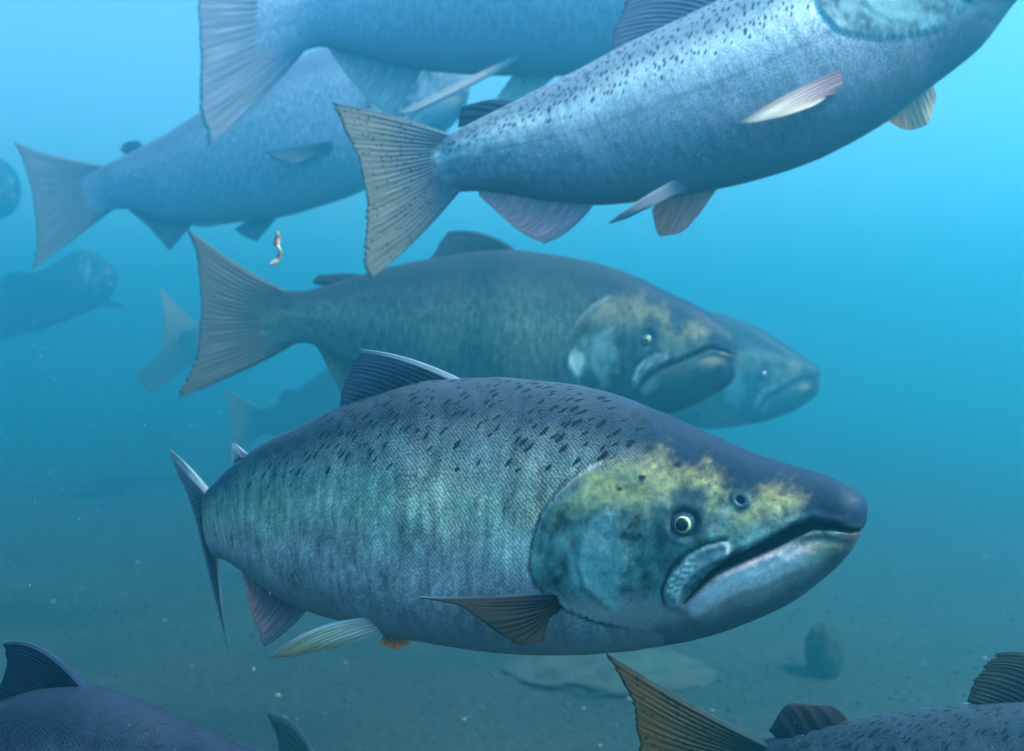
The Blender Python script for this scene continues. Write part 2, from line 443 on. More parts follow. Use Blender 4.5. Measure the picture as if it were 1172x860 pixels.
            slit = sstep(6, 2, dg) * (1 - np.where(inhead > 0, 1, 0)) * sstep(.04, .12, pg) * sstep(.97, .85, pg) * (x < 740)
            pig += (np.array((.03, .04, .05)) - pig) * (slit * (.75 if detail >= .6 else 0))[..., None]  # shade of the gap behind the gill cover, put into the colour
            # relief, in reference pixels
            lo = np.where(inhead > 0, 1, 0)
            hend = sstep(1, .78, pg)
            disp += lo * 4.2 * np.exp(-dg / 34) * hend - (1 - lo) * 3.0 * np.exp(-dg / 7) * hend * (x < 740)
            disp += 1.2 * np.exp(-(dp / 6) ** 2) * lo - 1.6 * np.exp(-((dp - 5) / 3) ** 2) * (spp > 0) * lo
            d2, _, _ = polydist(x, y, GILL2); disp -= 1.6 * np.exp(-(d2 / 2.6) ** 2) * lo
            disp -= 8 * dark * np.interp(pmo, [0, .12, .8, 1], [.35, 1, .8, .3])
            disp += 2.6 * np.exp(-((dmo - mw - 5) / 5) ** 2) * lo * np.interp(pmo, [0, .25, 1], [.2, 1, 1])                      # lips
            disp += 4.0 * np.exp(-(dl / 13) ** 2)
            disp += 4.2 * sstep(13, 6, dm) - 3.5 * crease
            disp += .5 * mm * (stripes - .5)
            disp += 2.6 * np.exp(-((de - 22) / 8) ** 2) * (1 + .5 * n1) - 5 * sstep(20, 13, de)
            disp += 1.6 * np.exp(-((dn - 8) / 4) ** 2) - 5 * sstep(6, 2.5, dn)
            disp += (1.3 * n1 + .55 * n2) * hm * (1 - snout * .6)
            # nose hook: fuller upper jaw tip
            disp += 5 * np.exp(-(np.hypot(x - 968, (y - 580)) / 24) ** 2)
            fadec = np.abs(sa)[None] ** .5
            disp *= unit * fadec * detail
        body_und = .0012 * fbm(sfr * 14, tv * 3, 31) * sstep(.0, .3, sfr)
        V = V + nrm * (disp + body_und)[..., None]
        self.V, self.C, self.v, self.N, self.M = V, C, v, N, M
        self.px, self.py, self.near = px, py, V[:, src]
        self.nrm = nrm
        self.ctrpx = (v[:, 0:2] + v[:, 2:4]) / 2
        self.loc = C[N // 2]
        self.S, self.T, self.U = S, T, U
        # mesh
        root = empty('salmon', Vector(self.loc))
        tag(root, label, 'fish', group)
        self.root = root
        vs = np.concatenate([V.reshape(-1, 3), [V[0].mean(0)], [V[-1].mean(0)]]) - self.loc
        i, j = np.meshgrid(np.arange(N - 1), np.arange(M), indexing='ij'); j2 = (j + 1) % M
        q = np.stack([i * M + j, i * M + j2, (i + 1) * M + j2, (i + 1) * M + j], -1).reshape(-1, 4)
        if self.flip: pass
        me = bpy.data.meshes.new('salmon_body')
        jj = np.arange(M)
        tri = np.concatenate([np.stack([np.full(M, N * M), (jj + 1) % M, jj], 1), np.stack([np.full(M, N * M + 1), (N - 1) * M + jj, (N - 1) * M + (jj + 1) % M], 1)])
        if not self.flip:
            q = q[:, ::-1]; tri = tri[:, ::-1]
        me.from_pydata(vs.tolist(), [], q.tolist() + tri.tolist())
        gl = np.zeros((N, M)); 
        # girth in metres from the lateral line
        aa = np.minimum(ang, 2 * np.pi - ang)
        gl = (np.pi / 2 - aa)[None] * (hh * .78 + .012)[:, None]
        hmean = np.max(hh)
        gl = (np.pi / 2 - aa)[None] * (.35 * hh + .65 * hmean * .72)[:, None]
        uvv = np.concatenate([np.stack([np.repeat(slen[:, None], M, 1), gl], -1).reshape(-1, 2), [[0, 0], [L, 0]]])
        li = np.zeros(len(me.loops), int); me.loops.foreach_get('vertex_index', li)
        ul = me.uv_layers.new(name='uv'); ul.data.foreach_set('uv', uvv[li].ravel().astype(np.float32))
        pc = np.concatenate([np.concatenate([pig, silver[..., None]], -1).reshape(-1, 4), [np.append(pig[0].mean(0), 0)], [np.append(pig[-1].mean(0), 0)]])
        at = me.color_attributes.new('pig', 'FLOAT_COLOR', 'POINT'); at.data.foreach_set('color', np.clip(pc, 0, 1).ravel().astype(np.float32))
        mk = np.concatenate([np.stack([scalem, spot, hm, np.ones_like(spot)], -1).reshape(-1, 4), np.zeros((2, 4))])
        at = me.color_attributes.new('msk', 'FLOAT_COLOR', 'POINT'); at.data.foreach_set('color', mk.ravel().astype(np.float32))
        self.body = link('body', me, skin, root)
        me.update()

    @staticmethod
    def normals(V):
        a = np.roll(V, -1, 1) - np.roll(V, 1, 1)
        b = np.gradient(V, axis=0)
        n = np.cross(a, b); n /= np.linalg.norm(n, axis=2)[..., None] + 1e-12
        return n

    def dc(self, x, y):
        k = np.argmin(np.hypot(self.ctrpx[:, 0] - x, self.ctrpx[:, 1] - y)); return self.v[k, 4]

    def dn(self, x, y):
        half = slice(0, self.M // 2 + 1)
        d = np.hypot(self.px[:, half] - x, self.py[:, half] - y); k = np.unravel_index(np.argmin(d), d.shape)
        return self.near[k[0], k[1]], self.nrm[k[0], k[1]]

    def near_depth(self, x, y): return self.dn(x, y)[0][1]

    def fin(self, name, root, tip, mid=None, rays=14, c0=(.1, .1, .12), c1=(.2, .18, .2), edge=None, spots=0.0, thick=.0032, where='mid', off=0.0, offt=0.0, fray=.03, nu=None, nv=26, wave=.0, label=None):
        """ray-supported fin between a root line and a tip line of (x, y[, depth]) photo points"""
        def d3(p, o):
            if len(p) > 2: return P(p[0], p[1], p[2] * self.ds)
            if where == 'mid': d = self.dc(p[0], p[1])
            else: d = self.near_depth(p[0], p[1])
            return P(p[0], p[1], d + o)
        nu = nu or rays * 6 + 1
        r3 = resample([d3(p, off) for p in root], nu)
        t3 = resample([d3(p, offt if offt else off) for p in tip], nu)
        if where != 'mid' and len(root[0]) == 2:
            pass
        m3 = resample([d3(p, (off + offt) / 2 if offt else off) for p in mid], nu) if mid else (r3 + t3) / 2
        sk_ = .016 * self.ds * (r3[len(r3) // 2, 1] / 1.2) if name == 'tail_fin' else .004
        dr = r3 - m3; r3 = r3 + dr / (np.linalg.norm(dr, axis=1)[:, None] + 1e-9) * sk_
        m3 = 2 * m3 - .5 * r3 - .5 * t3              # quadratic control point
        u = np.linspace(0, 1, nu)
        sd = len(name) * 7 + rays + int(abs(root[0][0])) % 31
        lenf = 1 + fray * (1.3 * fbm(u * rays * .35, u * 0 + 3.3, sd, 3) + .45 * fbm(u * rays * 1.7, u * 0 + 7.7, sd + 1, 2) + .2 * np.cos(2 * np.pi * u * rays))
        s = np.linspace(0, 1, nv)[:, None] * lenf[None]
        G = ((1 - s) ** 2)[..., None] * r3[None] + (2 * s * (1 - s))[..., None] * m3[None] + (s ** 2)[..., None] * t3[None]
        a = np.gradient(G, axis=1); b = np.gradient(G, axis=0)
        n = np.cross(a, b); ln = np.linalg.norm(n, axis=2); n /= ln[..., None] + 1e-12
        n[ln < 1e-10] = (0, 1, 0)
        vv = np.linspace(0, 1, nv)[:, None]
        th = thick * ((1 - vv) ** 1.1 * .92 + .07) * (.86 + .14 * np.cos(2 * np.pi * u * rays))[None]
        th = th * np.clip(np.minimum(u, 1 - u) * rays * 1.3 + .25, 0, 1)[None]
        if wave:
            G = G + n * (wave * np.sin(u * 9 + 1)[None] * vv ** 1.5)[..., None]
        F1, F2 = G + n * th[..., None], G - n * th[..., None]
        vs = np.concatenate([F1.reshape(-1, 3), F2.reshape(-1, 3)]) - self.loc
        K = nu * nv; f = []
        i, j = np.meshgrid(np.arange(nv - 1), np.arange(nu - 1), indexing='ij')
        qa = np.stack([i * nu + j, i * nu + j + 1, (i + 1) * nu + j + 1, (i + 1) * nu + j], -1).reshape(-1, 4)
        f = qa.tolist() + (qa[:, ::-1] + K).tolist()
        def stitch(idx):
            for p, q in zip(idx[:-1], idx[1:]): f.append([q, p, p + K, q + K])
        stitch(list(range(nu))); stitch([(nv - 1) * nu + k for k in range(nu)][::-1])
        stitch([k * nu for k in range(nv)][::-1]); stitch([k * nu + nu - 1 for k in range(nv)])
        me = bpy.data.meshes.new('salmon_' + name)
        me.from_pydata(vs.tolist(), [], f)
        uj = u * rays * 1.5 + .5 * fbm(u * rays * .5, u * 0 + 1.7, sd + 3, 2)
        uvv = np.stack([uj[None] + .25 * fbm(np.repeat((u * rays * .4)[None], nv, 0), np.repeat(vv, nu, 1) * 2, sd + 4, 2), np.repeat(vv, nu, 1)], -1).reshape(-1, 2)
        uvv = np.concatenate([uvv, uvv])
        li = np.zeros(len(me.loops), int); me.loops.foreach_get('vertex_index', li)
        ul = me.uv_layers.new(name='uv'); ul.data.foreach_set('uv', uvv[li].ravel().astype(np.float32))
        c0, c1 = np.array(c0), np.array(c1)
        nz = fbm(np.repeat((u * rays)[None], nv, 0) * .6, np.repeat(vv, nu, 1) * 2.5, 41)
        k = sstep(.05, .85, np.repeat(vv, nu, 1) + .16 * nz)
        col = c0 + (c1 - c0) * k[..., None]
        if edge is not None:          # pale or dark leading edge
            e = np.exp(-(u[None] * rays / .9) ** 2) * np.ones((nv, 1))
            col = col + (np.array(edge) - col) * (e * .85)[..., None]
        col = np.concatenate([col, np.full((nv, nu, 1), spots)], -1).reshape(-1, 4)
        col = np.concatenate([col, col])
        at = me.color_attributes.new('pig', 'FLOAT_COLOR', 'POINT'); at.data.foreach_set('color', np.clip(col, 0, 1).ravel().astype(np.float32))
        o = link(name, me, FIN, self.root)
        if label: o['label'] = label
        return o

    def eyes(self, x, y, r, far=True):
        """eyeball with iris ring and pupil, r = eyeball radius in photo pixels"""
        half = slice(0, self.M // 2 + 1)
        d = np.hypot(self.px[:, half] - x, self.py[:, half] - y); k = np.unravel_index(np.argmin(d), d.shape)
        for sgn in ((1, -1) if far else (1,)):
            j = k[1] if sgn > 0 else (self.M - k[1]) % self.M
            p = self.V[k[0], j]; nb = self.nrm[max(0, k[0] - 6):k[0] + 7, [(j + q) % self.M for q in range(-6, 7)]].reshape(-1, 3).mean(0)
            nb /= np.linalg.norm(nb); rr = r * p[1] / F
            e = self.ball('eye', p - nb * rr * .25, nb, rr, .62, EYE_DARK, self.root, 28, 14)
            base = p - nb * rr * .25
            self.ball('iris', base + nb * rr * .50, nb, rr * .52, .34, EYE_IRIS, e, 28, 12)
            tv_ = self.T[k[0]]
            self.ball('pupil', base + nb * rr * .64 + tv_ * rr * .045, nb, rr * .385, .30, EYE_PUPIL, e, 24, 12)

    def ball(self, name, c, n, r, flat, mat, parent, a, b):
        n = Vector(n).normalized(); rot = n.to_track_quat('Z', 'Y').to_matrix()
        vs, f = [], []
        for i in range(b + 1):
            th = math.pi * i / b
            for j in range(a):
                ph = 2 * math.pi * j / a
                vs.append(Vector(c - self.loc) + rot @ Vector((r * math.sin(th) * math.cos(ph), r * math.sin(th) * math.sin(ph), r * flat * math.cos(th))))
        for i in range(b):
            for j in range(a): f.append((i * a + j, (i + 1) * a + j, (i + 1) * a + (j + 1) % a, i * a + (j + 1) % a))
        me = bpy.data.meshes.new('salmon_' + name); me.from_pydata(vs, [], f)
        return link(name, me, mat, parent)

exec_fish = True
# ---- front salmon -----------------------------------------------------------
SK1 = skin_material('salmon_skin_spotted', 2.1, .0094, 0.0)
SK2 = skin_material('salmon_skin_silver', 2.8, .0104, 3.1, .34)
SK3 = skin_material('salmon_skin_grey', 4.2, .020, 6.4)
WS = .46
A = Fish([(994, 588, 986, 606, .928, .9), (990, 574, 981, 617, .929, .92), (981, 564, 974, 630, .932, .86), (966, 554, 962, 645, .936, .78), (945, 544, 940, 665, .944, .70), (905, 532, 905, 690, .955, .60),
          (860, 517, 860, 711, .967, .54), (810, 495, 805, 730, .983, .49), (750, 469, 750, 741, 1.0, .46), (690, 448, 690, 748, 1.02, .45), (630, 438, 630, 750, 1.04, .45),
          (566, 432, 562, 746, 1.065, .45), (500, 434, 495, 736, 1.09, .45), (440, 449, 440, 724, 1.12, .44), (390, 467, 395, 711, 1.15, .43), (345, 488, 352, 697, 1.19, .42),
          (305, 508, 315, 676, 1.235, .41), (272, 531, 285, 655, 1.29, .38), (250, 549, 264, 643, 1.36, .34), (238, 562, 250, 638, 1.43, .28), (232, 570, 242, 634, 1.50, .16)],
         'largest salmon in front, dark spotted back, grey flank and yellow patches on its cheek', HEAD_REF, 430, 220, SK1, None, .95, ds=0.68, flare=False)
A.fin('dorsal_fin', [(524, 433), (480, 440), (437, 452), (396, 470)], [(412, 400), (403, 420), (392, 447), (389, 467)], [(467, 410), (440, 426), (414, 448), (392, 468)], 15, (.06, .08, .12), (.14, .17, .24), (.30, .38, .5), thick=.004)
A.fin('adipose_fin', [(286, 522), (276, 529), (270, 536)], [(268, 507), (265, 512), (266, 530)], None, 4, (.08, .1, .14), (.55, .6, .66), thick=.004, fray=0)
A.fin('tail_fin', [(238, 560, 1.47), (236, 585, 1.48), (238, 612, 1.48), (246, 640, 1.47)], [(195, 515, 1.60), (199, 530, 1.61), (213, 562, 1.60), (228, 610, 1.58), (240, 660, 1.60), (262, 747, 1.64)],
      [(219, 537, 1.54), (216, 549, 1.54), (223, 575, 1.54), (232, 608, 1.53), (241, 645, 1.54), (252, 690, 1.56)], 20, (.10, .13, .17), (.20, .24, .30), (.4, .46, .5), spots=.3, thick=.005)
A.fin('anal_fin', [(352, 697), (325, 680), (300, 661), (278, 645)], [(303, 740), (294, 715), (284, 684), (276, 650)], [(328, 722), (308, 698), (291, 672), (277, 648)], 13, (.22, .14, .18), (.62, .32, .34), (.3, .3, .35), thick=.0035, fray=.05)
A.fin('pelvic_fin', [(428, 708, 1.095), (436, 714, 1.10), (432, 722, 1.10)], [(309, 752, 1.10), (330, 752, 1.10), (360, 745, 1.10)], [(365, 718, 1.08), (385, 730, 1.08), (398, 736, 1.09)], 10, (.95, .68, .68), (.95, .64, .42), (.6, .55, .62), thick=.0045, fray=.03, label='pale yellow near pelvic fin')
A.fin('pelvic_fin', [(470, 728, 1.15), (455, 727, 1.15), (440, 725, 1.15)], [(470, 736, 1.17), (452, 743, 1.18), (434, 736, 1.18)], None, 7, (.45, .28, .2), (.62, .36, .2), thick=.003, label='small orange tip of the far pelvic fin')
A.fin('pectoral_fin', [(632, 682, .985), (633, 690, .983), (630, 700, .984)], [(476, 683, .965), (520, 691, .945), (548, 709, .94), (575, 728, .945), (604, 738, .955), (622, 733, .965)],
      [(560, 684, .965), (575, 692, .955), (590, 703, .955), (604, 716, .96), (616, 722, .967), (626, 718, .972)], 14, (.004, .006, .016), (.024, .022, .022), (.16, .26, .45), thick=.0045, fray=.03, label='dark near pectoral fin with yellow ray tips')
A.fin('pectoral_fin', [(640, 700, 1.10), (642, 708, 1.10), (640, 716, 1.10)], [(540, 720, 1.15), (560, 735, 1.16), (600, 742, 1.15)], None, 12, (.03, .04, .05), (.10, .10, .08), thick=.004)
A.eyes(782, 600, 19)

# ---- salmon behind it, second row -------------------------------------------
PB = dict(back=(.032, .042, .058), upper=(.07, .09, .10), mid=(.13, .16, .15), low=(.12, .14, .14), belly=(.16, .16, .17), silver=.3, jaw=(.22, .23, .23), glint=.0, mouth=.6)
B = Fish([(847, 394, 842, 412, 1.92, .9), (843, 385, 844, 424, 1.92, .9), (827, 369, 838, 437, 1.925, .75), (800, 351, 815, 453, 1.935, .64), (766, 335, 780, 470, 1.945, .55), (723, 314, 735, 483, 1.96, .5), (677, 300, 685, 491, 1.975, .46), (630, 291, 630, 494, 1.99, .45),
          (585, 286, 580, 491, 2.0, .45), (540, 289, 535, 482, 2.02, .45), (490, 297, 488, 465, 2.03, .44), (450, 305, 448, 444, 2.04, .42), (410, 316, 408, 420, 2.05, .40), (375, 326, 375, 402, 2.055, .36), (345, 333, 348, 393, 2.06, .30), (318, 333, 320, 397, 2.065, .18)],
         'dark grey salmon in the second row with a tan cheek patch, above the largest fish', [(848, 393), (740, 388), (723, 441)], 300, 130, SK3, dict(PB, yellow=(.34, .26, .16), cheek=(.08, .11, .115), glint=1.0, jaw=(.13, .14, .145)), .25, ds=1.12, detail=.5)
B.fin('dorsal_fin', [(592, 288), (560, 290), (525, 294), (492, 300)], [(513, 265), (506, 275), (498, 288), (490, 298)], [(556, 268), (533, 279), (510, 291), (491, 299)], 13, (.06, .08, .10), (.10, .12, .15), thick=.005)
B.fin('adipose_fin', [(420, 317), (400, 321), (378, 328)], [(392, 313), (366, 315), (358, 322)], [(410, 314), (385, 317), (362, 326)], 4, (.05, .07, .09), (.06, .08, .1), thick=.006, fray=0)
B.fin('tail_fin', [(335, 334), (326, 350), (324, 375), (334, 395)], [(216, 263), (225, 295), (230, 347), (226, 400), (204, 456)], [(288, 312), (277, 330), (270, 355), (277, 385), (285, 422)], 24, (.09, .11, .14), (.24, .20, .19), spots=.35, thick=.006)
B.fin('anal_fin', [(430, 433), (410, 420), (385, 408), (362, 397)], [(404, 475), (393, 456), (380, 430), (366, 402)], None, 12, (.14, .15, .16), (.28, .22, .22), thick=.005)
B.fin('pectoral_fin', [(650, 455), (652, 463), (650, 470)], [(560, 470), (580, 485), (610, 488)], None, 12, (.06, .07, .09), (.12, .12, .12), thick=.006, where='near', off=-.005, offt=-.03)
B.fin('pelvic_fin', [(470, 452), (462, 454), (455, 452)], [(410, 470), (420, 480), (440, 475)], None, 9, (.2, .2, .2), (.3, .28, .26), thick=.005, where='near', off=.01, offt=-.01)
B.eyes(740, 388, 8)

# ---- third salmon, only its head shows ---------------------------------------
PC = dict(PB, cheek=(.10, .13, .14), yel=.15, jaw=(.15, .16, .16))
Cf = Fish([(940, 426, 937, 434, 2.55, .9), (936, 420, 937, 446, 2.55, .9), (919, 408, 925, 460, 2.555, .76), (889, 387, 898, 475, 2.565, .6), (855, 369, 860, 486, 2.58, .52), (815, 357, 818, 491, 2.6, .47), (770, 350, 772, 492, 2.62, .45), (720, 347, 722, 488, 2.64, .45), (670, 351, 672, 478, 2.66, .44),
           (620, 362, 622, 462, 2.68, .40), (585, 376, 588, 445, 2.69, .35), (560, 388, 562, 432, 2.70, .2)],
          'hazy salmon showing only its head, behind the snout of the second-row salmon', [(940, 427), (873, 431), (863, 467)], 180, 96, SK3, PC, .2, ds=1.55, detail=.45)
Cf.fin('tail_fin', [(567, 389), (562, 400), (562, 418), (567, 431)], [(505, 350), (512, 385), (513, 420), (505, 465)], None, 20, (.12, .14, .16), (.16, .17, .18), thick=.006)
Cf.fin('dorsal_fin', [(730, 350), (700, 352), (670, 356)], [(672, 334), (662, 345), (655, 356)], None, 12, (.06, .08, .1), (.1, .12, .14), thick=.006)
Cf.fin('pectoral_fin', [(800, 470), (802, 476), (800, 482)], [(750, 480), (760, 488), (780, 490)], None, 10, (.06, .08, .1), (.1, .1, .1), thick=.006, where='near', off=-.01, offt=-.03)
Cf.eyes(873, 431, 6)

# ---- bright silver salmon climbing to the right -------------------------------
PD = dict(back=(.22, .26, .34), upper=(.62, .63, .68), mid=(.32, .32, .40), low=(.24, .23, .30), belly=(.16, .14, .19), head=(.06, .08, .12), cheek=(.24, .30, .34), yel=.1, jaw=(.2, .22, .26), silver=.42)  # shadowed belly and highlights along the upper flank put into these tones
D = Fish([(1228, -112, 1236, -98, 1.40, .9), (1205, -126, 1226, -70, 1.40, .8), (1152, -136, 1203, -34, 1.405, .62), (1094, -128, 1164, 1, 1.41, .52), (1032, -103, 1122, 55, 1.415, .48), (966, -72, 1069, 98, 1.42, .46), (900, -37, 1003, 148, 1.425, .46),
          (840, -8, 935, 183, 1.43, .46), (779, 22, 868, 206, 1.435, .46), (725, 47, 800, 221, 1.44, .45), (672, 75, 735, 231, 1.445, .44), (626, 98, 678, 235, 1.45, .43), (587, 117, 625, 231, 1.455, .41), (548, 136, 582, 224, 1.46, .38), (518, 152, 545, 219, 1.465, .32), (498, 162, 520, 220, 1.47, .18)],
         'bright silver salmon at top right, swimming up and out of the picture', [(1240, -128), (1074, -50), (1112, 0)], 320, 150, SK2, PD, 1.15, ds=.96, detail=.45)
D.fin('tail_fin', [(512, 153), (500, 170), (503, 200), (524, 221)], [(379, 117), (396, 150), (412, 190), (420, 240), (417, 290), (421, 322)], [(452, 133), (452, 158), (456, 190), (465, 220), (468, 250), (476, 275)], 26, (.20, .22, .30), (.50, .38, .32), (.12, .16, .24), spots=.85, thick=.005)
D.fin('adipose_fin', [(592, 118), (570, 127), (545, 139)], [(548, 117), (528, 124), (524, 146)], [(570, 114), (545, 124), (533, 144)], 4, (.05, .07, .13), (.05, .07, .13), thick=.005, fray=0)
D.fin('anal_fin', [(680, 233), (640, 230), (590, 223), (547, 219)], [(622, 279), (604, 271), (575, 248), (548, 224)], [(654, 262), (624, 255), (585, 240), (548, 222)], 15, (.62, .36, .46), (1.0, .46, .50), (.45, .36, .46), thick=.004, fray=.03)
D.fin('pelvic_fin', [(792, 196, 1.432), (796, 206, 1.434), (788, 214, 1.436)], [(697, 255, 1.395), (712, 252, 1.395), (738, 240, 1.40)], [(740, 224, 1.395), (750, 230, 1.397), (760, 230, 1.40)], 9, (.26, .25, .33), (.30, .27, .34), (.4, .4, .46), thick=.004)
D.fin('pelvic_fin', [(822, 214, 1.45), (795, 220, 1.45), (760, 222, 1.45)], [(800, 246, 1.47), (776, 268, 1.48), (756, 271, 1.48), (746, 240, 1.47)], None, 9, (.9, .40, .38), (1.0, .44, .36), thick=.004, label='orange tinted far pelvic fin')
D.fin('pectoral_fin', [(966, 77, 1.38), (966, 90, 1.38), (954, 106, 1.382)], [(838, 145, 1.335), (862, 141, 1.335), (895, 134, 1.338), (925, 124, 1.345)], [(900, 107, 1.345), (912, 114, 1.347), (925, 119, 1.35), (940, 116, 1.355)], 10, (.42, .22, .28), (.98, .74, .64), (.05, .07, .13), thick=.005, label='near pectoral fin with pale streaked rays')
D.fin('pectoral_fin', [(1066, 92, 1.49), (1045, 108, 1.49), (1015, 128, 1.49)], [(1072, 110, 1.51), (1062, 142, 1.52), (1040, 149, 1.52), (1016, 139, 1.51)], None, 10, (.75, .52, .42), (.95, .66, .48), (.16, .13, .18), thick=.004)
D.fin('dorsal_fin', [(842, -10), (805, 8), (770, 26), (730, 46)], [(722, -14), (712, 15), (702, 40), (700, 62)], [(785, -24), (757, 4), (735, 30), (715, 55)], 14, (.16, .16, .28), (.24, .22, .34), thick=.005)
D.eyes(1074, -50, 13)

# ---- big hazy salmon along the top edge ----------------------------------------
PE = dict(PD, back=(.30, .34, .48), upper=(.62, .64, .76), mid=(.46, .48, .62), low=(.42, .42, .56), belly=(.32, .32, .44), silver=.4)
E_ = Fish([(1000, -75, 998, -60, 1.62, .9), (985, -98, 985, -38, 1.63, .8), (940, -128, 942, -8, 1.65, .62), (880, -150, 884, 25, 1.66, .52), (800, -165, 805, 55, 1.68, .47), (720, -168, 724, 74, 1.70, .46), (640, -160, 642, 86, 1.72, .46), (570, -142, 570, 86, 1.74, .45),
           (500, -112, 498, 82, 1.76, .43), (440, -80, 440, 72, 1.78, .40), (395, -52, 396, 60, 1.79, .36), (365, -36, 366, 54, 1.8, .30), (335, -32, 338, 62, 1.805, .18)],
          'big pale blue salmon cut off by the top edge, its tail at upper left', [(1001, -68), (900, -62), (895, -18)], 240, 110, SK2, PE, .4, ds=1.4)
E_.fin('tail_fin', [(352, -34), (342, -15), (340, 25), (348, 58)], [(226, -130), (228, -70), (228, 0), (229, 90), (236, 169)], [(290, -80), (285, -45), (284, 8), (287, 55), (300, 112)], 26, (.24, .26, .40), (.55, .48, .56), (.2, .25, .4), spots=.25, thick=.006)
E_.fin('anal_fin', [(484, 78), (450, 74), (412, 64), (376, 54)], [(446, 133), (430, 120), (404, 95), (380, 62)], [(466, 108), (440, 98), (408, 80), (378, 58)], 16, (.42, .42, .56), (.72, .62, .66), thick=.005, fray=.03)
E_.fin('pelvic_fin', [(614, 53, 1.71), (612, 57, 1.71), (608, 62, 1.715)], [(452, 131, 1.64), (462, 132, 1.64), (480, 127, 1.645)], [(530, 92, 1.66), (535, 96, 1.66), (541, 98, 1.665)], 8, (.45, .44, .52), (.42, .42, .5), thick=.0018)
E_.fin('pelvic_fin', [(640, 84, 1.74), (615, 84, 1.74), (590, 82, 1.74)], [(612, 108, 1.75), (592, 118, 1.76), (568, 112, 1.76)], None, 8, (.6, .55, .58), (.8, .74, .74), thick=.005, label='bright white far pelvic fin')
E_.eyes(900, -62, 9)

# ---- salmon at left under the big tail -----------------------------------------
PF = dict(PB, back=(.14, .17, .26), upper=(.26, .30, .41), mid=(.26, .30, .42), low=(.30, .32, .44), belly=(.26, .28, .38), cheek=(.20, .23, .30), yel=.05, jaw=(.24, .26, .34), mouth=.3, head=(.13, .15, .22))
Ff = Fish([(540, 92, 538, 104, 2.26, .9), (533, 76, 533, 120, 2.26, .8), (512, 58, 518, 142, 2.265, .65), (478, 46, 490, 166, 2.27, .54), (440, 42, 455, 192, 2.28, .49), (398, 48, 413, 219, 2.29, .46), (350, 63, 366, 236, 2.3, .46), (303, 86, 318, 249, 2.31, .45), (262, 109, 276, 254, 2.32, .44),
           (224, 133, 240, 257, 2.33, .43), (188, 155, 203, 256, 2.34, .41), (155, 172, 170, 248, 2.35, .38), (128, 185, 142, 239, 2.355, .30), (106, 196, 122, 242, 2.36, .18)],
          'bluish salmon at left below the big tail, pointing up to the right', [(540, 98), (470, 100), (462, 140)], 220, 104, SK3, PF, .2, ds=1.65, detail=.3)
Ff.fin('tail_fin', [(118, 189), (109, 204), (112, 225), (128, 241)], [(17, 163), (30, 195), (39, 238), (42, 280), (36, 310)], [(70, 180), (68, 200), (72, 228), (80, 250), (90, 270)], 22, (.18, .20, .28), (.34, .30, .34), spots=.3, thick=.006)
Ff.fin('adipose_fin', [(165, 168), (155, 172), (146, 178)], [(158, 161), (144, 163), (137, 172)], None, 4, (.05, .07, .12), (.05, .07, .12), thick=.006, fray=0)
Ff.fin('anal_fin', [(222, 255), (200, 254), (172, 247), (148, 240)], [(194, 287), (186, 278), (168, 258), (150, 243)], None, 12, (.18, .19, .26), (.26, .24, .30), thick=.005)
Ff.fin('pelvic_fin', [(318, 248), (302, 251), (285, 252)], [(294, 277), (282, 272), (268, 262)], None, 8, (.18, .2, .26), (.3, .3, .36), thick=.005, where='near', off=.04, offt=.04)
Ff.fin('pelvic_fin', [(275, 247), (272, 251), (268, 254)], [(220, 258), (228, 260), (240, 260)], None, 7, (.3, .3, .34), (.45, .45, .48), thick=.005, where='near', off=.01, offt=-.02)
Ff.fin('pectoral_fin', [(378, 162), (380, 168), (378, 174)], [(303, 174), (315, 182), (340, 186)], None, 11, (.05, .07, .12), (.16, .19, .26), (.02, .03, .06), thick=.006, where='near', off=-.005, offt=-.03)
Ff.eyes(470, 100, 5)

# ---- far, half dissolved fish ----------------------------------------------------
PG = dict(PB, back=(.03, .04, .05), upper=(.05, .06, .07), mid=(.07, .08, .09), low=(.08, .09, .1), belly=(.1, .1, .11), cheek=(.07, .09, .1), yel=.1, jaw=(.10, .11, .11), silver=.1)
G_ = Fish([(23, 213, 23, 219, 2.75, .9), (17, 199, 18, 230, 2.75, .75), (4, 184, 5, 248, 2.76, .6), (-30, 172, -28, 258, 2.78, .5), (-80, 160, -78, 266, 2.8, .46), (-140, 160, -138, 262, 2.82, .45), (-200, 172, -198, 252, 2.84, .42), (-250, 188, -248, 238, 2.86, .35), (-275, 196, -274, 230, 2.87, .2)],
          'dark salmon snout poking in at the left edge beside the upper left tail', [(23, 216), (1, 206), (-6, 230)], 140, 80, SK3, PG, 0, ds=3.1, tip=.1, detail=.5)
G_.fin('tail_fin', [(-268, 196), (-270, 213), (-268, 230)], [(-340, 165), (-328, 213), (-340, 262)], None, 18, (.1, .12, .14), (.12, .13, .14), thick=.006)
G_.fin('dorsal_fin', [(-70, 161), (-95, 161), (-120, 162)], [(-120, 140), (-130, 150), (-135, 162)], None, 10, (.05, .06, .07), (.06, .07, .08), thick=.006)

